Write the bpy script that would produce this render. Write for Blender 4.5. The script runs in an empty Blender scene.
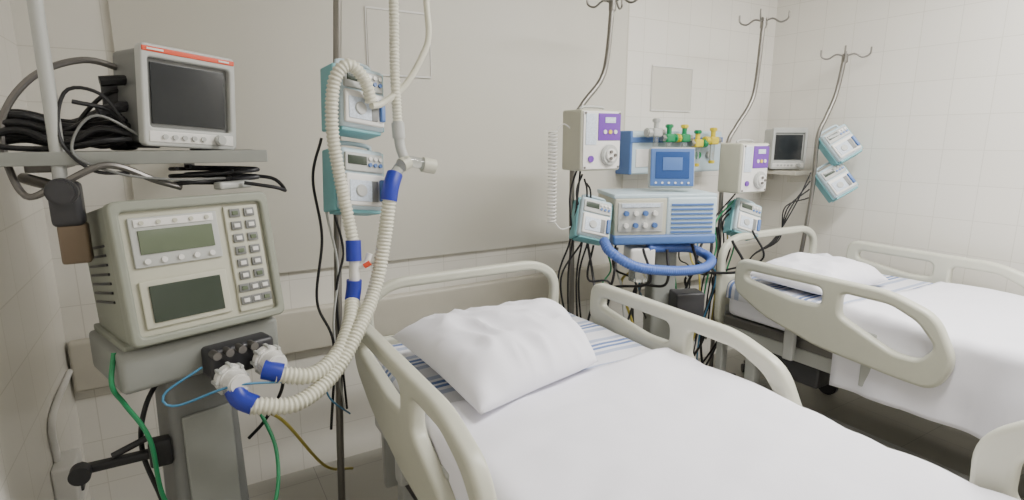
import bpy, bmesh, math, random
from mathutils import Vector, Matrix, noise
random.seed(3)
R=math.radians
# ---------------- materials
def mat(name,col,rough=.5,metal=0,nv=.04,ns=20,bump=0,trans=0,emit=0):
    m=bpy.data.materials.new(name);m.use_nodes=True
    nt=m.node_tree;b=nt.nodes['Principled BSDF']
    b.inputs['Roughness'].default_value=rough;b.inputs['Metallic'].default_value=metal
    if trans:b.inputs['Transmission Weight'].default_value=trans
    if emit:
        b.inputs['Emission Color'].default_value=(*col,1);b.inputs['Emission Strength'].default_value=emit
    n=nt.nodes.new('ShaderNodeTexNoise');n.inputs['Scale'].default_value=ns
    tc=nt.nodes.new('ShaderNodeTexCoord');nt.links.new(tc.outputs['Object'],n.inputs['Vector'])
    mx=nt.nodes.new('ShaderNodeMixRGB');mx.inputs[1].default_value=(*[c*(1-nv) for c in col],1)
    mx.inputs[2].default_value=(*[min(1,c*(1+nv)) for c in col],1)
    nt.links.new(n.outputs['Fac'],mx.inputs[0]);nt.links.new(mx.outputs[0],b.inputs['Base Color'])
    if bump:
        bp=nt.nodes.new('ShaderNodeBump');bp.inputs['Strength'].default_value=bump;bp.inputs['Distance'].default_value=.01
        nt.links.new(n.outputs['Fac'],bp.inputs['Height']);nt.links.new(bp.outputs[0],b.inputs['Normal'])
    return m
def tile(name,col,grout,ax,size=.18,rough=.25):
    m=bpy.data.materials.new(name);m.use_nodes=True
    nt=m.node_tree;b=nt.nodes['Principled BSDF'];b.inputs['Roughness'].default_value=rough
    g=nt.nodes.new('ShaderNodeNewGeometry');s=nt.nodes.new('ShaderNodeSeparateXYZ');c=nt.nodes.new('ShaderNodeCombineXYZ')
    nt.links.new(g.outputs['Position'],s.inputs[0])
    nt.links.new(s.outputs[ax[0]],c.inputs[0]);nt.links.new(s.outputs[ax[1]],c.inputs[1])
    br=nt.nodes.new('ShaderNodeTexBrick');br.offset=0;br.inputs['Scale'].default_value=1
    br.inputs['Brick Width'].default_value=size;br.inputs['Row Height'].default_value=size
    br.inputs['Mortar Size'].default_value=.002;br.inputs['Mortar Smooth'].default_value=.3
    br.inputs['Color1'].default_value=(*col,1);br.inputs['Color2'].default_value=(*[x*.97 for x in col],1);br.inputs['Mortar'].default_value=(*grout,1)
    nt.links.new(c.outputs[0],br.inputs['Vector']);nt.links.new(br.outputs['Color'],b.inputs['Base Color'])
    bp=nt.nodes.new('ShaderNodeBump');bp.invert=True;bp.inputs['Strength'].default_value=.25;bp.inputs['Distance'].default_value=.0015
    nt.links.new(br.outputs['Fac'],bp.inputs['Height']);nt.links.new(bp.outputs[0],b.inputs['Normal'])
    return m
def stripes(name):
    m=bpy.data.materials.new(name);m.use_nodes=True
    nt=m.node_tree;b=nt.nodes['Principled BSDF'];b.inputs['Roughness'].default_value=.85
    tc=nt.nodes.new('ShaderNodeTexCoord');s=nt.nodes.new('ShaderNodeSeparateXYZ');nt.links.new(tc.outputs['Object'],s.inputs[0])
    a=nt.nodes.new('ShaderNodeMath');a.operation='MULTIPLY';a.inputs[1].default_value=5.2
    f=nt.nodes.new('ShaderNodeMath');f.operation='FRACT';nt.links.new(s.outputs[1],a.inputs[0]);nt.links.new(a.outputs[0],f.inputs[0])
    r=nt.nodes.new('ShaderNodeValToRGB');r.color_ramp.interpolation='CONSTANT';e=r.color_ramp.elements
    W=(.74,.74,.79,1);B=(.14,.21,.44,1);G=(.42,.47,.62,1)
    e[0].position=0;e[0].color=W;e[1].position=.25;e[1].color=G
    for p,c in((.38,W),(.48,B),(.56,W),(.62,B),(.70,W),(.78,G),(.9,W)):
        x=e.new(p);x.color=c
    nt.links.new(f.outputs[0],r.inputs[0]);nt.links.new(r.outputs[0],b.inputs['Base Color']);return m
M=dict(
 cream=mat('cream_bed_plastic',(.56,.56,.465),.35),
 sheet=mat('white_cotton',(.87,.86,.93),.85,bump=.12,ns=14,nv=.01),
 stripe=stripes('striped_cotton'),
 panel=mat('wall_panel_laminate',(.61,.59,.52),.45,ns=2),
 steel=mat('brushed_steel',(.55,.54,.52),.3,1),
 psteel=mat('pole_steel',(.24,.23,.21),.35,.85),
 dsteel=mat('dark_steel',(.20,.19,.18),.4,.8),
 grey=mat('grey_enamel',(.26,.27,.25),.45),
 mgrey=mat('mid_grey_case',(.18,.185,.18),.45),
 olive=mat('olive_grey_case',(.27,.285,.235),.45),
 bezel=mat('bezel_cream',(.51,.505,.41),.45),
 lgrey=mat('light_grey_plastic',(.47,.48,.46),.4),
 white=mat('white_plastic',(.74,.73,.70),.35),
 black=mat('black_rubber',(.010,.010,.012),.5),
 dark=mat('dark_plastic',(.035,.035,.04),.4),
 screen=mat('screen_glass_dark',(.020,.023,.026),.2),
 lcd=mat('lcd_grey_green',(.12,.15,.095),.25),
 lcdd=mat('lcd_dark',(.035,.05,.035),.22),
 red=mat('red_orange_trim',(.72,.08,.03),.4),
 tealm=mat('pale_teal_plastic',(.17,.42,.46),.4),
 ltp=mat('pale_blue_plastic',(.50,.62,.68),.4),
 label=mat('label_print',(.58,.65,.74),.5,ns=180,nv=.35),
 blue=mat('blue_rubber',(.015,.03,.34),.4),
 bblue=mat('blue_hose',(.07,.14,.44),.4),
 disp=mat('blue_display',(.03,.08,.25),.15),
 mblue=mat('blue_enamel',(.08,.17,.42),.4),
 purple=mat('purple_panel',(.15,.04,.36),.4),
 hose=mat('ivory_corrugated_hose',(.66,.645,.53),.4),
 green=mat('green_plastic',(.01,.25,.09),.4),
 yellow=mat('yellow_plastic',(.72,.58,.04),.4),
 ytube=mat('yellow_tube',(.42,.35,.07),.4),
 gtube=mat('green_tube',(.02,.25,.10),.4),
 btube=mat('blue_cable',(.05,.20,.35),.4),
 glass=mat('clear_plastic',(.85,.88,.88),.08,trans=.9,nv=0),
 floor=tile('floor_tile',(.36,.35,.31),(.22,.22,.2),(0,1),.4,.35),
 wb=tile('wall_tile_back',(.80,.775,.71),(.66,.635,.57),(0,2)),
 ws=tile('wall_tile_side',(.80,.775,.71),(.66,.635,.57),(1,2)),
 ceil=mat('ceiling_paint',(.80,.79,.76),.8),
 beige=mat('beige_trunking',(.56,.53,.45),.5),
 wood=mat('brown_clamp',(.18,.13,.085),.5),
 lamp=mat('lamp_diffuser',(1,.98,.94),.5,emit=4,nv=0),
)
# ---------------- mesh helpers
def mk(name,me,m,parent=None,smooth=True):
    o=bpy.data.objects.new(name,me);bpy.context.collection.objects.link(o)
    if m: me.materials.clear();me.materials.append(m)
    if smooth:
        me.shade_smooth();me.set_sharp_from_angle(angle=R(40))
    if parent:o.parent=parent
    return o
def emp(name,loc,rot=(0,0,0),parent=None):
    o=bpy.data.objects.new(name,None);bpy.context.collection.objects.link(o);o.location=loc;o.rotation_euler=rot;o.parent=parent;o.empty_display_size=.05;return o
def box(name,size,loc,m,parent=None,rot=(0,0,0),bev=.004,taper=None):
    bm=bmesh.new();bmesh.ops.create_cube(bm,size=1)
    for v in bm.verts:
        k=taper if (taper and v.co.z>0) else 1
        v.co=Vector((v.co.x*size[0]*k,v.co.y*size[1]*k,v.co.z*size[2]))
    if bev:bmesh.ops.bevel(bm,geom=bm.edges[:],offset=min(bev,min(size)*.45),segments=3,affect='EDGES',profile=.6)
    me=bpy.data.meshes.new(name);bm.to_mesh(me);bm.free()
    o=mk(name,me,m,parent);o.location=loc;o.rotation_euler=rot;return o
def cyl(name,r,h,loc,m,parent=None,rot=(0,0,0),r2=None,seg=24,bev=.0):
    bm=bmesh.new();bmesh.ops.create_cone(bm,cap_ends=True,segments=seg,radius1=r,radius2=r if r2 is None else r2,depth=h)
    if bev:
        es=[e for e in bm.edges if abs(e.verts[0].co.z-e.verts[1].co.z)<1e-6]
        bmesh.ops.bevel(bm,geom=es,offset=bev,segments=2,affect='EDGES')
    me=bpy.data.meshes.new(name);bm.to_mesh(me);bm.free()
    o=mk(name,me,m,parent);o.location=loc;o.rotation_euler=rot;return o
def cr(pts,n=14):
    P=[Vector(p) for p in pts];P=[P[0]*2-P[1]]+P+[P[-1]*2-P[-2]];o=[]
    for i in range(1,len(P)-2):
        a,b,c,d=P[i-1:i+3]
        for k in range(n):
            t=k/n;o.append(.5*((2*b)+(c-a)*t+(2*a-5*b+4*c-d)*t*t+(3*b-a-3*c+d)*t**3))
    o.append(P[-2]);return o
def resamp(P,step):
    o=[P[0].copy()];acc=0
    for a,b in zip(P,P[1:]):
        L=(b-a).length
        if L<1e-9:continue
        d=step-acc
        while d<=L:
            o.append(a.lerp(b,d/L));d+=step
        acc=L-(d-step)
    if (o[-1]-P[-1]).length>step*.3:o.append(P[-1].copy())
    return o
def sweep(name,pts,r,m,parent=None,corr=0,amp=.13,seg=10,step=.012,straight=False,off=None):
    P=[Vector(p) for p in pts] if straight else resamp(cr(pts),corr/4 if corr else step)
    if off:P=[p-Vector(off) for p in P]
    bm=bmesh.new();rings=[];N=len(P);T=(P[1]-P[0]).normalized()
    nrm=T.orthogonal().normalized()
    for i,p in enumerate(P):
        t=((P[min(i+1,N-1)]-P[max(i-1,0)])).normalized()
        nrm=(nrm-t*nrm.dot(t)).normalized();bn=t.cross(nrm)
        rr=r*(1+amp*(1,.3,-1,.3)[i%4]) if corr else r
        rings.append([bm.verts.new(p+(nrm*math.cos(2*math.pi*k/seg)+bn*math.sin(2*math.pi*k/seg))*rr) for k in range(seg)])
    for a,b in zip(rings,rings[1:]):
        for k in range(seg):bm.faces.new((a[k],a[(k+1)%seg],b[(k+1)%seg],b[k]))
    bm.faces.new(rings[0][::-1]);bm.faces.new(rings[-1])
    me=bpy.data.meshes.new(name);bm.to_mesh(me);bm.free();o=mk(name,me,m,parent)
    if corr:
        for e in o.data.edges:e.use_edge_sharp=False
    return o
def rnd(pts,r,n=6):
    out=[];N=len(pts)
    for i,p in enumerate(pts):
        p=Vector(p[:2]);a=Vector(pts[i-1][:2]);c=Vector(pts[(i+1)%N][:2])
        ra=min(r,(a-p).length*.48);rc=min(r,(c-p).length*.48)
        A=p+(a-p).normalized()*ra;C=p+(c-p).normalized()*rc
        for k in range(n+1):
            t=k/n;out.append(A*(1-t)**2+p*2*t*(1-t)+C*t*t)
    return out
def plate(name,outer,holes,th,m,parent,mx,ro=.06,rh=.03,bev=.008):
    cu=bpy.data.curves.new(name,'CURVE');cu.dimensions='2D';cu.fill_mode='BOTH'
    for pts in [rnd(outer,ro)]+[rnd(h,rh) for h in holes]:
        s=cu.splines.new('POLY');s.points.add(len(pts)-1)
        for i,p in enumerate(pts):s.points[i].co=(p.x,p.y,0,1)
        s.use_cyclic_u=True
    cu.extrude=th/2-bev;cu.bevel_depth=bev;cu.bevel_resolution=3;cu.offset=-bev
    t=bpy.data.objects.new('tmp',cu);bpy.context.collection.objects.link(t)
    dg=bpy.context.evaluated_depsgraph_get();me=bpy.data.meshes.new_from_object(t.evaluated_get(dg))
    bpy.data.objects.remove(t);me.transform(mx);return mk(name,me,m,parent)
RAILMX=lambda x:Matrix(((0,0,-1,x),(-1,0,0,0),(0,1,0,0),(0,0,0,1)))
HEADMX=lambda y:Matrix(((1,0,0,0),(0,0,-1,y),(0,1,0,0),(0,0,0,1)))
def drape(name,x0,x1,y0,y1,zt,hl,hr,m,parent=None,loc=(0,0,0),wr=.004,fold=.012,seed=0,rad=.035):
    prof=[]
    def add(x,z,nx,nz):prof.append((x,z,nx,nz))
    n=max(2,int(hl/.02))
    for i in range(n):add(x0,zt-rad-hl+hl*i/n,-1,0)
    for i in range(6):
        a=math.pi-(math.pi/2)*i/5;add(x0+rad+rad*math.cos(a),zt-rad+rad*math.sin(a),math.cos(a),math.sin(a))
    n=int((x1-x0)/.02)
    for i in range(1,n):add(x0+rad+(x1-x0-2*rad)*i/n,zt,0,1)
    for i in range(6):
        a=math.pi/2-(math.pi/2)*i/5;add(x1-rad+rad*math.cos(a),zt-rad+rad*math.sin(a),math.cos(a),math.sin(a))
    n=max(2,int(hr/.02))
    for i in range(1,n+1):add(x1,zt-rad-hr*i/n,1,0)
    ny=int(abs(y1-y0)/.02);bm=bmesh.new();rows=[]
    for j in range(ny+1):
        y=y0+(y1-y0)*j/ny;row=[]
        for (x,z,nx,nz) in prof:
            dep=max(0,zt-rad-z)
            q=Vector((x*3+seed,y*3,z*2));d=noise.noise(q)*wr*1.3+noise.noise(q*3.3)*wr*.6+abs(noise.noise(Vector((x*1.2+y*2.2+seed,y*7-x*3,1))))*wr*1.5
            if dep==0:d+=wr*.8
            if dep>0:d+=fold*(dep/.3)*(math.sin(y*13+seed)+.5*math.sin(y*29+1))+.01*dep/.3+wr*.8
            zz=z+nz*d
            if dep>0:zz-=.0+ (dep/.35)*.05*math.sin(y*2.2+seed)
            row.append(bm.verts.new((x+nx*d,y+(.006*math.sin(x*11+seed) if j==0 else 0),zz)))
        rows.append(row)
    for a,b in zip(rows,rows[1:]):
        for k in range(len(prof)-1):bm.faces.new((a[k],a[k+1],b[k+1],b[k]))
    bmesh.ops.recalc_face_normals(bm,faces=bm.faces)
    me=bpy.data.meshes.new(name);bm.to_mesh(me);bm.free();o=mk(name,me,m,parent);o.location=loc
    for e in me.edges:e.use_edge_sharp=False
    s=o.modifiers.new('thick','SOLIDIFY');s.thickness=.005;s.offset=1
    return o
def pillow(name,loc,corners,T,seed):
    BL,FL,FR,BR=[Vector(c) for c in corners]
    N=60;bm=bmesh.new();V={}
    for s in(1,-1):
        for i in range(N+1):
            for j in range(N+1):
                u=-1+2*i/N;v=-1+2*j/N
                edge=i in(0,N) or j in(0,N)
                if s==-1 and edge:V[s,i,j]=V[1,i,j];continue
                uu=u*(1-.05*(1-v*v));vv=v*(1-.05*(1-u*u));a=(uu+1)/2;b=(vv+1)/2
                p=FL*(1-a)*(1-b)+FR*a*(1-b)+BL*(1-a)*b+BR*a*b
                h=max(0,(1-abs(u)**4)*(1-abs(v)**4))**.55
                z=T*h*(1 if s>0 else .35)
                q=Vector((p.x*5+seed,p.y*5,s))
                if s>0:z+=h**.5*(noise.noise(q)*.018+noise.noise(q*2.6)*.013)-abs(noise.noise(Vector((p.x*10+p.y*5+seed,p.y*4-p.x*7,3))))*.036*h**.4
                V[s,i,j]=bm.verts.new((p.x,p.y,p.z+z*s))
    for s in(1,-1):
        for i in range(N):
            for j in range(N):
                f=[V[s,i,j],V[s,i+1,j],V[s,i+1,j+1],V[s,i,j+1]]
                bm.faces.new(f if s>0 else f[::-1])
    me=bpy.data.meshes.new(name);bm.to_mesh(me);bm.free();o=mk(name,me,M['sheet']);o.location=loc
    for e in me.edges:e.use_edge_sharp=False
    return o
# ---------------- room
box('floor',(4.3,5.2,.1),(1.54,0,-.05),M['floor'],bev=0)
box('ceiling',(4.3,5.2,.1),(1.54,0,2.85),M['ceil'],bev=0)
box('wall_back',(4.3,.1,2.8),(1.54,2.55,1.4),M['wb'],bev=0)
box('wall_left',(.1,5.0,2.8),(-.47,0,1.4),M['ws'],bev=0)
box('wall_right',(.1,5.0,2.8),(3.55,0,1.4),M['ws'],bev=0)
box('wall_front',(4.3,.1,2.8),(1.54,-2.55,1.4),M['wb'],bev=0)
box('wall_panel',(2.35,.02,1.86),(1.02,2.488,1.87),M['panel'],bev=.003)
box('trim_1',(3.9,.05,.19),(1.54,2.474,.68),M['beige'],bev=.012)
box('trim_2',(.012,.012,1.86),(2.203,2.488,1.87),M['beige'],bev=.002)
def frame(name,x0,x1,z0,z1,y):
    E=emp(name,((x0+x1)/2,y,(z0+z1)/2));w=x1-x0;h=z1-z0
    box('backing',(w-.01,.004,h-.01),(0,.002,0),M['panel'],E,bev=0)
    for n,s,l in(('top',(w,.006,.008),(0,0,h/2)),('bottom',(w,.006,.008),(0,0,-h/2)),('left',(.004,.003,h),(-w/2,0,0)),('right',(.004,.003,h),(w/2,0,0))):
        box(n,s,l,M['white'],E,bev=.001)
frame('sign_holder',.74,1.03,1.77,2.04,2.473)
frame('sign_holder.001',2.41,2.74,1.66,1.91,2.494)
E=emp('electrical_box',(-.39,2.05,.46));box('cover',(.06,.13,.14),(0,0,0),M['white'],E,bev=.01);box('socket',(.01,.06,.07),(.032,0,0),M['dark'],E)
sweep('conduit',[(-.02,0,.07),(-.02,.02,.2),(-.02,.38,.22)],.01,M['white'],E)
# ---------------- ceiling luminaires
def lum(name,x,y,sx,sy,p):
    E=emp(name,(x,y,2.77));box('housing',(sx+.06,sy+.06,.05),(0,0,0),M['white'],E);box('diffuser',(sx,sy,.01),(0,0,-.028),M['lamp'],E,bev=.002)
    l=bpy.data.lights.new(name+'_lamp','AREA');l.shape='RECTANGLE';l.size=sx;l.size_y=sy;l.energy=p;l.color=(1,.98,.95)
    o=bpy.data.objects.new('lamp',l);bpy.context.collection.objects.link(o);o.parent=E;o.location=(0,0,-.04)
lum('ceiling_luminaire',1.8,.6,1.2,.3,50);lum('ceiling_luminaire.001',2.9,.5,1.0,.3,48);lum('ceiling_luminaire.002',1.9,-1.6,1.2,.3,14)
# ---------------- beds
def bed(name,loc):
    E=emp(name,loc)
    outer=[(.15,.76),(.16,.92),(.86,.915),(1.03,.86),(1.11,.70),(1.06,.575),(.95,.575),(.6,.60),(.32,.67)]
    holes=[[(.22,.825),(.225,.868),(.60,.868),(.60,.79),(.48,.785)],[(.68,.765),(.68,.864),(.87,.862),(.97,.82),(1.04,.74),(.99,.675),(.9,.675)]]
    fo=[(1.49,.67),(1.48,.87),(1.60,.975),(1.98,.975),(2.05,.87),(2.03,.69)];fh=[[(1.56,.75),(1.56,.85),(1.63,.92),(1.93,.92),(1.98,.85),(1.96,.75)]]
    for s in(-1,1):
        plate('side_rail',outer,holes,.045,M['cream'],E,RAILMX(s*.49),bev=.014)
        plate('foot_side_rail',fo,fh,.045,M['cream'],E,RAILMX(s*.49),bev=.014)
        for y in(-.45,-.8,-1.6,-1.9):
            box('rail_arm',(.03,.05,.24),(s*.462,y,.60),M['lgrey'],E,rot=(0,0,0),bev=.008)
        box('side_beam',(.05,1.95,.07),(s*.40,-1.02,.50),M['lgrey'],E,bev=.01)
        for y in(-.2,-1.85):
            box('leg',(.06,.06,.30),(s*.36,y,.33),M['lgrey'],E,bev=.01)
            cyl('caster_wheel',.06,.035,(s*.36,y,.062),M['dark'],E,rot=(0,R(90),0),bev=.006)
            box('caster_fork',(.06,.05,.1),(s*.36,y,.13),M['dsteel'],E,bev=.008)
        box('base_beam',(.05,1.75,.05),(s*.36,-1.02,.20),M['lgrey'],E,bev=.01)
    for y in(-.2,-1.02,-1.85):box('cross_beam',(.78,.05,.05),(0,y,.47),M['lgrey'],E,bev=.008)
    for y in(-.2,-1.85):box('base_cross_beam',(.72,.05,.05),(0,y,.2),M['lgrey'],E,bev=.008)
    box('actuator',(.12,.5,.09),(.12,-.8,.38),M['dark'],E,bev=.02)
    cyl('actuator_rod',.02,.5,(.12,-1.25,.38),M['steel'],E,rot=(R(90),0,0))
    box('crank_housing',(.10,.3,.12),(-.36,-.42,.42),M['dark'],E,bev=.015)
    box('mattress_deck',(.86,1.95,.05),(0,-1.02,.56),M['dsteel'],E,bev=.01)
    box('mattress',(.87,1.93,.17),(0,-1.03,.675),M['sheet'],E,bev=.04)
    plate('headboard',[(-.43,.50),(-.44,.93),(-.33,1.0),(.31,1.0),(.42,.93),(.41,.50)],[[(-.395,.78),(-.40,.91),(-.32,.96),(.30,.96),(.38,.91),(.375,.78)]],.035,M['cream'],E,HEADMX(.0),ro=.08,rh=.05,bev=.012)
    plate('footboard',[(-.43,.50),(-.44,.93),(-.33,1.0),(.31,1.0),(.42,.93),(.41,.50)],[[(-.39,.85),(-.395,.91),(-.32,.955),(.30,.955),(.375,.91),(.37,.85)]],.035,M['cream'],E,HEADMX(-2.08),ro=.08,rh=.04,bev=.012)
    for s in(-1,1):box('board_post',(.05,.04,.45),(s*.36,0,.4),M['lgrey'],E,bev=.008)
    return E
B1=(.95,1.93,0);B2=(2.84,1.93,0)
bed('hospital_bed',B1);bed('hospital_bed.001',B2)
drape('striped_bed_pad',-.44,.44,-.07,-.74,.764,.05,.05,M['stripe'],None,B1,seed=2,fold=.0,wr=.004)
drape('striped_bed_pad.001',-.44,.44,-.07,-.75,.764,.05,.05,M['stripe'],None,B2,seed=5,fold=.0,wr=.003)
drape('bed_sheet',-.452,.452,-.63,-2.02,.777,.22,.22,M['sheet'],None,B1,seed=1,wr=.010)
drape('bed_sheet.001',-.456,.456,-.66,-2.02,.777,.34,.30,M['sheet'],None,B2,seed=7,wr=.009,fold=.010)
pillow('pillow',(.87,1.455,.82),((-.32,.27,.035),(-.28,-.30,0),(.20,-.17,-.005),(.36,.21,.025)),.12,1)
pillow('pillow.001',(2.72,1.58,.81),((-.28,.21,.01),(-.28,-.20,0),(.26,-.21,0),(.29,.2,.01)),.10,9)
# ---------------- IV poles
def ivpole(name,pts,base,hook=True,r=.0125):
    E=emp(name,(pts[0][0],pts[0][1],0));o=(pts[0][0],pts[0][1],0)
    sweep('pole',pts,r,M['psteel'],E,off=o)
    t=Vector(pts[-1])-Vector(o)
    if hook:
        for k in range(4):
            a=k*math.pi/2+.5;d=Vector((math.cos(a),math.sin(a),0))
            sweep('hook_%d'%k,[t-Vector((0,0,.01)),t+d*.045+Vector((0,0,.004)),t+d*.085-Vector((0,0,.018)),t+d*.12+Vector((0,0,-.004)),t+d*.125+Vector((0,0,.035))],.0048,M['psteel'],E,step=.008)
        cyl('hook_collar',.017,.05,t-Vector((0,0,.02)),M['psteel'],E,bev=.003)
    if base:
        for k in range(5):
            a=k*2*math.pi/5;d=Vector((math.cos(a),math.sin(a),0))
            sweep('base_leg_%d'%k,[Vector((0,0,.12)),d*.1+Vector((0,0,.1)),d*.22+Vector((0,0,.07))],.012,M['dsteel'],E)
            cyl('caster_%d'%k,.028,.02,d*.22+Vector((0,0,.03)),M['dark'],E,rot=(0,R(90),a))
    return E
E=ivpole('iv_pole',[(.368,1.8,.10),(.385,1.8,.6),(.42,1.8,1.3),(.456,1.8,1.9),(.48,1.8,2.3)],True)
ivpole('iv_pole.001',[(1.575,2.1,.10),(1.57,2.1,.8),(1.56,2.1,1.2),(1.565,2.1,1.55),(1.61,2.1,1.65),(1.71,2.1,1.76),(1.745,2.1,1.87),(1.765,2.1,2.11)],True)
ivpole('iv_pole.002',[(2.60,2.09,.10),(2.595,2.09,.8),(2.58,2.09,1.2),(2.60,2.09,1.46),(2.66,2.09,1.56),(2.76,2.09,1.68),(2.80,2.09,1.80),(2.82,2.09,2.13)],True)
ivpole('iv_pole.003',[(3.22,2.06,.10),(3.235,2.0,.8),(3.235,1.97,1.2),(3.235,1.97,1.5),(3.28,1.96,1.62),(3.34,1.95,1.76),(3.37,1.94,1.97)],True)
# ---------------- infusion pumps
def pump(name,loc,rot,W=.15,Hh=.18,D=.10):
    E=emp(name,loc,rot)
    box('case',(W,D,Hh),(0,0,0),M['ltp'],E,bev=.014)
    box('side_cheek_left',(.014,D*.7,Hh*1.03),(-W/2,D*.14,0),M['tealm'],E,bev=.006)
    box('side_cheek_right',(.008,D*.9,Hh*.96),(W/2,0.004,0),M['tealm'],E,bev=.004)
    box('base_foot',(W*.9,D*.8,.012),(0,0,-Hh/2-.003),M['tealm'],E,bev=.004)
    y=-D/2
    box('door',(W*.88,.014,Hh*.52),(0,y-.004,-Hh*.18),M['white'],E,bev=.006)
    box('door_label',(W*.5,.003,Hh*.34),(-W*.12,y-.012,-Hh*.2),M['label'],E,bev=.001)
    cyl('door_rotor',Hh*.10,.008,(-W*.12,y-.014,-Hh*.2),M['lgrey'],E,rot=(R(90),0,0),bev=.002)
    box('door_window',(W*.14,.004,Hh*.34),(W*.20,y-.012,-Hh*.2),M['mgrey'],E,bev=.001)
    box('door_latch',(.016,.02,Hh*.36),(W*.37,y-.012,-Hh*.18),M['mblue'],E,bev=.005)
    box('display_bezel',(W*.88,.01,Hh*.30),(0,y-.002,Hh*.27),M['lgrey'],E,bev=.004)
    box('display',(W*.42,.004,Hh*.14),(-W*.17,y-.008,Hh*.30),M['lcdd'],E,bev=.001)
    for i in range(3):
        for j in range(2):cyl('key_%d%d'%(i,j),.006,.006,(W*(.12+.12*i),y-.009,Hh*(.34-.1*j)),M['mblue' if j else 'white'],E,rot=(R(90),0,0),seg=12)
    sweep('carry_handle',[(-W*.35,0,Hh/2-.005),(-W*.33,0,Hh/2+.02),(W*.33,0,Hh/2+.02),(W*.35,0,Hh/2-.005)],.007,M['ltp'],E)
    box('pole_clamp',(.045,.06,.05),(0,D/2+.025,0),M['dark'],E,bev=.008)
    cyl('clamp_knob',.016,.03,(-.035,D/2+.03,0),M['dark'],E,rot=(0,R(90),0))
    return E
pump('infusion_pump',(.462,1.70,1.605),(R(-10),R(8),R(16)),.145,.18)
pump('infusion_pump.001',(.452,1.70,1.372),(R(-10),R(8),R(16)),.145,.18)
pump('infusion_pump.002',(1.60,2.0,1.13),(R(-22),R(14),R(-18)))
pump('infusion_pump.003',(2.65,1.99,1.06),(R(-22),R(18),R(-22)))
pump('infusion_pump.004',(3.32,1.89,1.46),(R(-25),R(-30),R(-28)))
pump('infusion_pump.005',(3.32,1.89,1.25),(R(-25),R(-30),R(-28)))
# ---------------- enteral feeding pumps
def feeder(name,loc):
    E=emp(name,loc);W,D,Hh=.22,.14,.26
    box('case',(W,D,Hh),(0,0,0),M['bezel'],E,bev=.012);y=-D/2
    box('front_plate',(W*.92,.008,Hh*.94),(0,y-.002,0),M['white'],E,bev=.003)
    box('purple_panel',(W*.56,.005,Hh*.44),(W*.17,y-.007,Hh*.22),M['purple'],E,bev=.004)
    box('display',(W*.26,.004,Hh*.09),(W*.18,y-.010,Hh*.33),M['label'],E,bev=.001)
    for k in range(3):cyl('key_%d'%k,.009,.006,(W*(.05+.13*k),y-.011,Hh*.14),M['yellow' if k==1 else 'white'],E,rot=(R(90),0,0),seg=14)
    box('label',(W*.26,.004,Hh*.5),(-W*.28,y-.007,Hh*.18),M['label'],E,bev=.001)
    cyl('rotor_cover',.045,.02,(W*.17,y-.012,-Hh*.24),M['lgrey'],E,rot=(R(90),0,0),bev=.004)
    cyl('rotor',.028,.014,(W*.17,y-.024,-Hh*.24),M['white'],E,rot=(R(90),0,0),bev=.003)
    for k in range(3):
        a=k*2.09;cyl('roller_%d'%k,.007,.02,(W*.17+.016*math.cos(a),y-.028,-Hh*.24+.016*math.sin(a)),M['dsteel'],E,rot=(R(90),0,0),seg=12)
    cyl('socket',.014,.01,(-W*.28,y-.008,-Hh*.3),M['purple'],E,rot=(R(90),0,0))
    for k in range(4):cyl('corner_screw_%d'%k,.005,.004,(W*.42*(1 if k%2 else -1),y-.008,Hh*.44*(1 if k>1 else -1)),M['dsteel'],E,rot=(R(90),0,0),seg=10)
    sweep('handle',[(-.06,0,Hh/2-.004),(-.055,0,Hh/2+.012),(.055,0,Hh/2+.012),(.06,0,Hh/2-.004)],.006,M['lgrey'],E)
    box('pole_clamp',(.05,.05,.05),(-.02,D/2+.02,0),M['dark'],E,bev=.008)
    return E
feeder('feeding_pump',(1.585,2.0,1.49));feeder('feeding_pump.001',(2.60,1.98,1.345))
def coil(name,x,y,z0,z1,r,turns):
    E=emp(name,(x,y,z0));pts=[]
    for i in range(turns*8+1):
        a=i*math.pi/4;pts.append((r*math.cos(a),r*math.sin(a),(z1-z0)*i/(turns*8)))
    sweep('coiled_cord',pts,.0032,M['white'],E,seg=6,step=.006)
    sweep('cord_lead',[(r,0,z1-z0),(.05,-.01,z1-z0+.03),(.1,-.03,z1-z0-.01)],.003,M['white'],E,seg=6)
    sweep('cord_tail',[(r,0,0),(.05,-.01,-.03),(.16,.03,-.02)],.003,M['white'],E,seg=6)
coil('coiled_cable',1.40,2.03,1.13,1.53,.018,26)
# ---------------- main ventilator (left)
V=emp('medical_ventilator',(.030,1.53,0),(0,0,R(18.5)))
C=emp('console',(0,0,1.20),(R(-10),0,0),V)
box('console_case',(.35,.26,.32),(0,.15,0),M['olive'],C,bev=.012)
for k in range(7):box('vent_slot_%d'%k,(.006,.16,.006),(-.176,.16,-.06+.022*k),M['dark'],C,bev=.001)
plate('console_frame',[(-.178,-.165),(-.178,.165),(.178,.165),(.178,-.165)],[[(-.158,-.145),(-.158,.14),(.158,.14),(.158,-.145)]],.045,M['olive'],C,HEADMX(.015),ro=.02,rh=.012,bev=.006)
box('face_plate',(.325,.01,.295),(0,.012,-.002),M['bezel'],C,bev=.002)
box('upper_screen_frame',(.19,.008,.115),(-.048,.004,.068),M['lgrey'],C,bev=.003)
box('upper_screen',(.16,.004,.055),(-.048,-.001,.068),M['lcd'],C,bev=.001)
box('label_strip',(.17,.004,.018),(-.048,-.001,.112),M['white'],C,bev=.001)
for k in range(5):
    cyl('soft_key_%d'%k,.0065,.006,(-.118+.035*k,-.002,.024),M['white'],C,rot=(R(90),0,0),seg=14)
    cyl('top_key_%d'%k,.005,.006,(-.118+.035*k,-.003,.112),M['bezel'],C,rot=(R(90),0,0),seg=14)
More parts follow.
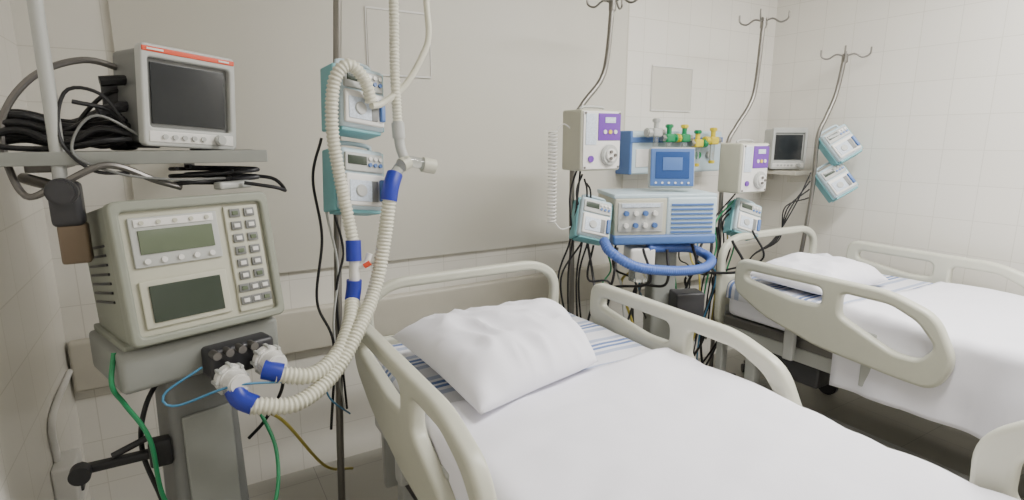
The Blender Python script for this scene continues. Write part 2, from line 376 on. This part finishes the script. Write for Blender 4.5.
box('lower_screen_frame',(.19,.008,.11),(-.048,.004,-.075),M['bezel'],C,bev=.003)
box('lower_screen',(.155,.006,.085),(-.048,-.001,-.075),M['lcdd'],C,bev=.001)
box('keypad',(.085,.008,.27),(.108,.004,-.002),M['bezel'],C,bev=.003)
for j in range(8):
    for i in range(2 if j<6 else 3):
        x=(.09+.036*i) if j<6 else (.083+.026*i)
        box('button_%d_%d'%(j,i),(.026,.006,.021),(x,-.002,.115-.032*j),M['mgrey'],C,bev=.002)
        box('button_cap_%d_%d'%(j,i),(.014,.004,.010),(x,-.006,.115-.032*j),M['white' if (i+j)%3 else 'lcd'],C,bev=.001)
box('base_unit',(.37,.26,.10),(-.015,.13,.972),M['grey'],V,bev=.014)
box('base_unit_lip',(.35,.25,.02),(-.01,.14,1.025),M['olive'],V,bev=.006)
box('manifold',(.16,.07,.075),(.05,-.02,.955),M['dark'],V,bev=.012)
for k,(x,z) in enumerate(((-.0,.925),(.095,.945))):
    cyl('port_flange_%d'%k,.036,.03,(x,-.085,z),M['white'],V,rot=(R(90),0,0),bev=.006)
    cyl('port_collar_%d'%k,.026,.05,(x,-.115,z),M['white'],V,rot=(R(90),0,0),bev=.004)
    for a in range(8):
        box('port_rib_%d_%d'%(k,a),(.008,.028,.008),(x+.036*math.cos(a*.785),-.085,z+.036*math.sin(a*.785)),M['lgrey'],V,bev=.002)
for k in range(4):cyl('connector_%d'%k,.010,.03,(-.02+.03*k,-.06,.985),M['dsteel'],V,rot=(R(90),0,0),seg=12)
box('column',(.19,.13,.78),(-.02,.10,.53),M['mgrey'],V,bev=.02,taper=.85)
box('column_front',(.12,.01,.62),(-.02,.036,.5),M['grey'],V,bev=.004)
box('cart_base',(.46,.42,.07),(-.03,.13,.12),M['grey'],V,bev=.03)
for x in(-.22,.16):
    for y in(-.03,.29):cyl('caster',.042,.03,(x,y,.042),M['dark'],V,rot=(0,R(90),0),bev=.005)
sweep('cable_coil_top',[(.06+.07*math.cos(a*.7),.12+.05*math.sin(a*.7)+.01*math.sin(a),1.38+.002*a) for a in range(24)],.005,M['black'],V)
sweep('cable_coil_top2',[(.12+.08*math.cos(a*.8+1),.14+.04*math.sin(a*.8),1.38+.0025*a) for a in range(20)],.006,M['dark'],V)
sweep('cable_tail',[(.18,.12,1.40),(.23,.08,1.39),(.24,.04,1.36),(.21,.03,1.37),(.14,.06,1.385)],.005,M['black'],V)
box('probe',(.10,.03,.02),(.12,.08,1.38),M['lgrey'],V,rot=(0,0,.3),bev=.008)
def W(name,pts,r,m,**k):
    o=(pts[0][0],pts[0][1],pts[0][2]);ob=sweep(name,pts,r,M[m],None,off=o,**k);ob.location=o;return ob
# breathing circuit
H=emp('breathing_circuit',(.3,1.5,.9));ho=(.3,1.5,.9)
def hs(n,pts,r,m,**k):return sweep(n,pts,r,M[m],H,off=ho,**k)
hs('inspiratory_hose',[(.09,1.385,.872),(.19,1.38,.855),(.29,1.43,.885),(.38,1.50,.965),(.46,1.58,1.06),(.50,1.60,1.19),(.525,1.60,1.33)],.0195,'hose',corr=.011,seg=14)
hs('inspiratory_cuff',[(.062,1.415,.91),(.072,1.40,.888),(.100,1.385,.872)],.024,'blue',seg=16)
hs('y_cuff',[(.522,1.60,1.32),(.532,1.605,1.36),(.55,1.62,1.395)],.024,'blue',seg=16)
hs('expiratory_hose',[(.155,1.42,.925),(.24,1.42,.905),(.32,1.47,.93),(.375,1.54,.99),(.40,1.60,1.04)],.0195,'hose',corr=.011,seg=14)
hs('expiratory_cuff',[(.13,1.43,.94),(.145,1.425,.935),(.17,1.42,.925)],.024,'blue',seg=16)
hs('trap_cuff_low',[(.398,1.597,1.035),(.405,1.6,1.065),(.408,1.6,1.095)],.022,'blue',seg=16)
hs('water_trap',[(.408,1.6,1.09),(.41,1.6,1.13),(.412,1.6,1.16)],.015,'white',seg=14)
hs('water_trap_arm',[(.41,1.6,1.13),(.44,1.59,1.14),(.455,1.59,1.17)],.009,'white',seg=12)
hs('water_trap_cup',[(.435,1.585,1.135),(.452,1.58,1.145)],.008,'red',seg=12)
hs('trap_cuff_high',[(.41,1.6,1.15),(.412,1.605,1.18),(.414,1.61,1.21)],.022,'blue',seg=16)
hs('riser_hose',[(.414,1.61,1.20),(.405,1.62,1.28),(.388,1.62,1.40),(.374,1.61,1.53),(.385,1.60,1.65),(.425,1.60,1.695),(.47,1.61,1.66),(.49,1.62,1.60)],.0165,'hose',corr=.011,seg=14)
hs('wye',[(.548,1.62,1.39),(.58,1.63,1.425),(.61,1.64,1.43),(.675,1.65,1.415)],.017,'glass',seg=16)
hs('wye_ring',[(.575,1.63,1.42),(.60,1.64,1.43)],.021,'bezel',seg=16)
hs('wye_cap',[(.65,1.65,1.42),(.69,1.65,1.412)],.023,'bezel',seg=16)
hs('hanging_hose',[(.576,1.65,1.54),(.573,1.65,1.70),(.578,1.65,1.90),(.58,1.66,2.3),(.585,1.7,2.78)],.0135,'hose',corr=.010,seg=14)
hs('hanging_connector',[(.59,1.645,1.44),(.58,1.65,1.48),(.576,1.65,1.55)],.015,'lgrey',seg=16)
hs('hanging_connector_ring',[(.578,1.65,1.50),(.576,1.65,1.545)],.019,'lgrey',seg=16)
hs('hanging_tube',[(.49,1.62,1.59),(.53,1.64,1.60),(.604,1.65,1.655),(.66,1.65,1.74),(.682,1.65,1.80),(.678,1.65,1.90),(.67,1.68,2.3),(.66,1.7,2.78)],.0095,'hose',seg=10)
# ---------------- shelf + monitor left
S=emp('equipment_shelf',(-.07,1.76,1.455))
box('shelf_board',(.54,.34,.022),(0,0,0),M['mgrey'],S,bev=.004);box('shelf_lip',(.54,.01,.03),(0,-.172,.0),M['grey'],S,bev=.002)
sweep('support_pole',[(-.14,-.16,1.32),(-.155,-.16,.6),(-.16,-.16,.0),(-.175,-.16,-.13)],.014,M['lgrey'],S)
box('pole_clamp',(.06,.06,.10),(-.155,-.17,-.10),M['dark'],S,bev=.015)
box('clamp_block',(.055,.05,.09),(-.15,-.17,-.19),M['wood'],S,bev=.008)
sweep('wall_arm',[(-.29,.2,-.06),(-.2,.05,-.08),(-.15,-.14,-.10)],.015,M['dsteel'],S)
cyl('clamp_knob',.03,.03,(-.155,-.21,-.07),M['dark'],S,rot=(R(90),0,0),bev=.006)
box('wall_bracket',(.06,.40,.03),(-.25,.36,-.03),M['dsteel'],S);box('wall_bracket_2',(.03,.40,.03),(.1,.53,-.03),M['dsteel'],S)
def monitor(name,loc,rot,W,D,Hh,red=True,case='mgrey'):
    E=emp(name,loc,rot)
    box('case',(W*.94,D,Hh*.94),(0,D/2,0),M[case],E,bev=.015);y=0
    plate('front_bezel',[(-W/2,-Hh/2),(-W/2,Hh/2),(W/2,Hh/2),(W/2,-Hh/2)],[[(-W*.43,-Hh*.31),(-W*.43,Hh*.37),(W*.43,Hh*.37),(W*.43,-Hh*.31)]],.03,M['lgrey'],E,HEADMX(0),ro=.015,rh=.008,bev=.005)
    box('screen_surround',(W*.9,.006,Hh*.72),(0,.004,Hh*.03),M['mgrey'],E,bev=.001)
    box('screen',(W*.78,.006,Hh*.60),(0,-.001,Hh*.03),M['screen'],E,bev=.001)
    if red:
        box('red_trim',(W*.97,.006,Hh*.05),(0,-.014,Hh*.445),M['red'],E,bev=.002)
        for k,(x,w) in enumerate(((-.36,.16),(.36,.12))):box('trim_lettering_%d'%k,(W*w,.002,Hh*.018),(W*x,-.018,Hh*.445),M['white'],E,bev=0)
    box('control_strip',(W*.9,.006,Hh*.11),(0,-.014,-Hh*.40),M['white'],E,bev=.002)
    for k in range(5):cyl('key_%d'%k,.006,.006,(-W*.3+W*.1*k,-.019,-Hh*.40),M['lgrey'],E,rot=(R(90),0,0),seg=12)
    cyl('knob',.013,.02,(W*.28,-.022,-Hh*.40),M['lgrey'],E,rot=(R(90),0,0),bev=.003)
    for x in(-W*.35,W*.35):box('foot',(.03,D*.8,.012),(x,D/2,-Hh*.49),M['dark'],E)
    return E
monitor('patient_monitor',(.038,1.645,1.592),(0,R(4),R(26)),.226,.15,.235)
box('power_adapter',(.06,.08,.17),(-.115,1.75,1.555),M['dark'],bev=.012)
CB=emp('cable_bundle',(-.2,1.72,1.5));co_=(-.2,1.72,1.5)
def cb(n,pts,r=.005,m='black'):return sweep(n,pts,r,M[m],CB,off=co_,seg=8)
cb('loop_1',[(-.08,1.72,1.66),(-.17,1.70,1.68),(-.27,1.68,1.63),(-.33,1.66,1.52),(-.30,1.60,1.38),(-.23,1.56,1.40),(-.14,1.57,1.44),(-.05,1.6,1.40),(.0,1.62,1.38)],.0075,'dsteel')
cb('loop_2',[(-.08,1.72,1.62),(-.14,1.70,1.60),(-.2,1.68,1.52),(-.16,1.66,1.48),(-.10,1.64,1.50),(-.12,1.62,1.56),(-.19,1.6,1.58)])
for k in range(18):
    z=1.478+.010*(k%7);yy=1.62+.014*k
    cb('lead_%d'%k,[(-.36,yy,z+.01),(-.30,yy+.02*math.sin(k),z+.03*abs(math.sin(k*1.7))),(-.22,yy,z),(-.15,yy-.02,z+.02*math.sin(k*2.)+.015),(-.09,yy,z+.02)],.008 if k%2 else .006)
cb('plug_1',[(-.14,1.66,1.63),(-.10,1.67,1.635),(-.05,1.70,1.64)],.012);cb('plug_2',[(-.15,1.65,1.56),(-.10,1.67,1.575),(-.05,1.70,1.58)],.013,'dark')
cb('loop_3',[(-.1,1.62,1.54),(-.14,1.6,1.60),(-.2,1.6,1.60),(-.22,1.59,1.50),(-.17,1.575,1.43),(-.1,1.58,1.42)],.004)
cb('grey_lead',[(-.05,1.62,1.49),(-.15,1.585,1.55),(-.2,1.58,1.47),(-.12,1.575,1.42),(.0,1.60,1.40),(.1,1.62,1.40)],.003,'mgrey')
K=emp('cart_bracket',(-.19,1.55,.73))
box('bar',(.18,.025,.02),(0,0,0),M['black'],K,bev=.006);cyl('clamp_knob',.022,.03,(-.08,-.02,0),M['black'],K,rot=(R(90),0,0));box('clamp',(.05,.04,.07),(.08,0,.0),M['black'],K,bev=.01);cyl('clamp_screw',.008,.08,(.02,0,.03),M['black'],K,rot=(0,R(70),0))
W('oxygen_tube',[(-.17,1.5,1.02),(-.18,1.48,.95),(-.163,1.5,.89),(-.125,1.5,.79),(-.11,1.52,.6),(-.02,1.5,.45),(.12,1.5,.5),(.16,1.6,.62),(.12,1.7,.75)],.0055,'gtube')
W('air_tube',[(.13,1.6,.76),(.20,1.68,.66),(.33,1.82,.40),(.45,1.95,.28)],.005,'ytube')
W('power_cable',[(-.08,1.62,.92),(-.13,1.56,.85),(-.15,1.58,.72),(-.12,1.6,.5),(-.17,1.7,.2)],.006,'black')
W('sensor_cable',[(.0,1.44,.97),(-.08,1.42,.93),(-.06,1.41,.90),(.06,1.40,.925),(.18,1.42,.90),(.27,1.5,.86),(.32,1.6,.74),(.40,1.72,.62)],.0028,'btube')
W('power_cable.001',[(.17,1.62,.95),(.2,1.66,.8),(.15,1.7,.68),(.1,1.72,.62)],.005,'black')
W('monitor_cable',[(.38,1.78,1.5),(.345,1.77,1.38),(.36,1.77,1.2),(.33,1.76,1.0),(.37,1.75,.85),(.35,1.78,.55)],.0045,'black')
W('monitor_cable.001',[(.40,1.77,1.45),(.375,1.76,1.3),(.40,1.76,1.1),(.375,1.76,.9),(.40,1.8,.6)],.004,'lgrey')
W('monitor_cable.002',[(.41,1.76,1.45),(.395,1.75,1.3),(.42,1.76,1.15),(.39,1.76,1.0),(.41,1.8,.6)],.004,'black')
# ---------------- headwall gas unit
G=emp('headwall_gas_unit',(2.52,2.43,1.42))
box('housing',(.74,.13,.24),(0,0,0),M['ltp'],G,bev=.015);box('blue_band',(.745,.01,.03),(0,-.064,.07),M['mblue'],G,bev=.002);box('front_plate',(.3,.01,.1),(-.18,-.064,-.03),M['white'],G);box('end_cap',(.02,.135,.24),(-.365,0,0),M['mblue'],G,bev=.008)
for k in range(4):
    cyl('outlet_%d'%k,.022,.03,(-.05+.1*k,-.07,-.02),M[('green','yellow','green','lgrey')[k]],G,rot=(R(90),0,0))
def flow(name,x,z,knob,body,side=1):
    E=emp(name,(x,2.30,z));E.scale=(1.3,1.3,1.3)
    box('valve_block',(.05,.035,.035),(0,0,0),M[body],E,bev=.008)
    cyl('side_knob',.019,.03,(side*.042,0,0),M[knob],E,rot=(0,R(90),0),bev=.004,seg=8)
    cyl('hex_nut',.015,.02,(-side*.034,0,0),M['steel'],E,rot=(0,R(90),0),seg=6)
    cyl('top_fitting',.011,.03,(0,0,.03),M[body],E,seg=12);cyl('top_knob',.017,.016,(0,0,.05),M[knob],E,bev=.003,seg=8)
    cyl('inlet_stem',.010,.06,(.0,.04,0),M['steel'],E,rot=(R(90),0,0))
    cyl('flow_tube',.011,.075,(0,0,-.055),M['glass'],E);cyl('tube_cap',.014,.014,(0,0,-.095),M[body],E,bev=.002)
for k,(x,z,a,b) in enumerate(((2.27,1.53,'lgrey','lgrey'),(2.37,1.50,'green','green'),(2.49,1.50,'yellow','green'),(2.60,1.47,'green','yellow'),(2.73,1.485,'yellow','yellow'))):
    flow('gas_flowmeter' if k==0 else 'gas_flowmeter.%03d'%k,x,z,a,b,1 if k%2 else -1)
# ---------------- second ventilator
V2=emp('medical_ventilator.001',(1.965,1.98,0),(0,0,R(-24)))
box('body_left',(.25,.30,.18),(-.115,0,1.145),M['bezel'],V2,bev=.012);box('body_right',(.24,.31,.18),(.125,0,1.145),M['ltp'],V2,bev=.012)
box('body_skirt',(.49,.33,.045),(0,0,1.04),M['mblue'],V2,bev=.012);box('body_top',(.49,.30,.02),(0,0,1.24),M['ltp'],V2,bev=.006)
for k in range(7):box('louver_%d'%k,(.20,.006,.010),(.125,-.158,1.075+.021*k),M['mblue'],V2,bev=.002)
box('control_panel',(.21,.008,.135),(-.12,-.152,1.145),M['lgrey'],V2,bev=.003)
for j in range(2):
    for i in range(4):cyl('dial_%d%d'%(j,i),.012,.02,(-.19+.045*i,-.165,1.11+.055*j),M[('white','mblue')[(i+j)%2]],V2,rot=(R(90),0,0),seg=16,bev=.002)
box('panel_label',(.18,.003,.018),(-.12,-.158,1.20),M['label'],V2,bev=.001)
SC=emp('display_unit',(.06,-.05,1.365),(R(-8),0,R(-12)),V2)
box('display_case',(.21,.06,.19),(0,.03,0),M['lgrey'],SC,bev=.015);box('display_bezel',(.20,.01,.175),(0,-.003,0),M['mblue'],SC,bev=.006);box('display_glass',(.155,.006,.125),(0,-.008,.01),M['disp'],SC,bev=.002)
box('display_window',(.09,.003,.06),(.0,-.012,.015),M['mblue'],SC,bev=.001)
for k in range(6):cyl('display_key_%d'%k,.005,.006,(-.075+.03*k,-.01,-.073),M['white'],SC,rot=(R(90),0,0),seg=10)
box('column',(.12,.12,.85),(.05,0,.59),M['grey'],V2,bev=.02);box('cart_base',(.5,.45,.07),(.05,0,.13),M['lgrey'],V2,bev=.03)
for x in(-.15,.25):
    for y in(-.17,.17):cyl('caster',.045,.03,(x,y,.047),M['dark'],V2,rot=(0,R(90),0))
box('humidifier',(.12,.12,.1),(-.1,-.1,.95),M['white'],V2,bev=.015);cyl('humidifier_chamber',.045,.07,(-.1,-.1,.87),M['glass'],V2)
box('junction_box',(.14,.1,.12),(.14,-.12,.72),M['dark'],V2,bev=.01)
W('blue_breathing_hose',[(1.56,1.86,1.06),(1.53,1.78,1.03),(1.60,1.71,.975),(1.74,1.68,.945),(1.88,1.67,.93),(2.02,1.70,.92),(2.15,1.77,.925),(2.19,1.85,.94),(2.12,1.88,.97),(1.98,1.86,.99),(1.84,1.88,1.0)],.021,'bblue',corr=.011,amp=.06,seg=14)
CC=emp('cable_bundle.001',(1.8,2.0,.8));cc=(1.8,2.0,.8)
cols=['black','dark','black','gtube','black','lgrey','black','ytube','black','dark','btube','black']
for k in range(26):
    x=1.62+.038*k;z=1.05-.02*(k%3);s=random.uniform(-.09,.09)
    y0=1.84 if k%4==0 else 2.1
    sweep('cable_%d'%k,[(x,y0,z-.02),(x+s,y0-.02,z-.18),(x-s*.8,1.98+.1*random.random(),.70+.1*random.random()),(x+s,2.02,.45),(x-s,2.12,.1)],.004+.003*random.random(),M[cols[k%12]],CC,off=cc,seg=8)
for k in range(5):
    x=1.49+.028*k;s=.02*math.sin(k*2.3)
    sweep('pole_cable_%d'%k,[(1.54+.012*k,2.03,1.38-.02*k),(x+s,2.02,1.25),(x+.03-s,2.05,1.05),(x-.03+s*2,2.06,.85),(x+.03,2.08,.5)],.0045,M['black'],CC,off=cc,seg=8)
for k in range(7):
    x=2.46+.03*k
    sweep('pole_b_cable_%d'%k,[(2.62,2.03,1.2-.03*k),(x,2.04,1.05),(x+.03,2.05,.9),(x-.02,2.06,.7),(x,2.1,.35)],.0045,M[('black','gtube','black','black','ytube')[k%5]],CC,off=cc,seg=8)
for k in range(4):
    sweep('pole_c_cable_%d'%k,[(3.22,1.98,1.3-.05*k),(3.12-.03*k,2.0,1.1),(3.02+.02*k,2.05,.9),(2.9,2.1,.8),(2.85,2.15,.6)],.004,M['black'],CC,off=cc,seg=8)
# ---------------- right shelf + monitor
S2=emp('wall_shelf',(3.38,2.3,1.285));box('shelf_board',(.22,.38,.025),(0,0,0),M['beige'],S2,bev=.004)
for y in(-.12,.12):box('bracket',(.18,.02,.05),(.02,y,-.035),M['beige'],S2)
monitor('patient_monitor.001',(3.34,2.22,1.435),(0,0,R(-30)),.22,.13,.26,red=False,case='lgrey')
# ---------------- camera
w=bpy.data.worlds.new('room_world');bpy.context.scene.world=w;w.use_nodes=True;w.node_tree.nodes['Background'].inputs[0].default_value=(.5,.5,.5,1)
c=bpy.data.cameras.new('camera');c.lens=19.69;c.clip_start=.02
co=bpy.data.objects.new('camera',c);bpy.context.collection.objects.link(co);co.location=(0,0,1.5);co.rotation_euler=(R(78.7),0,R(-30.5));bpy.context.scene.camera=co
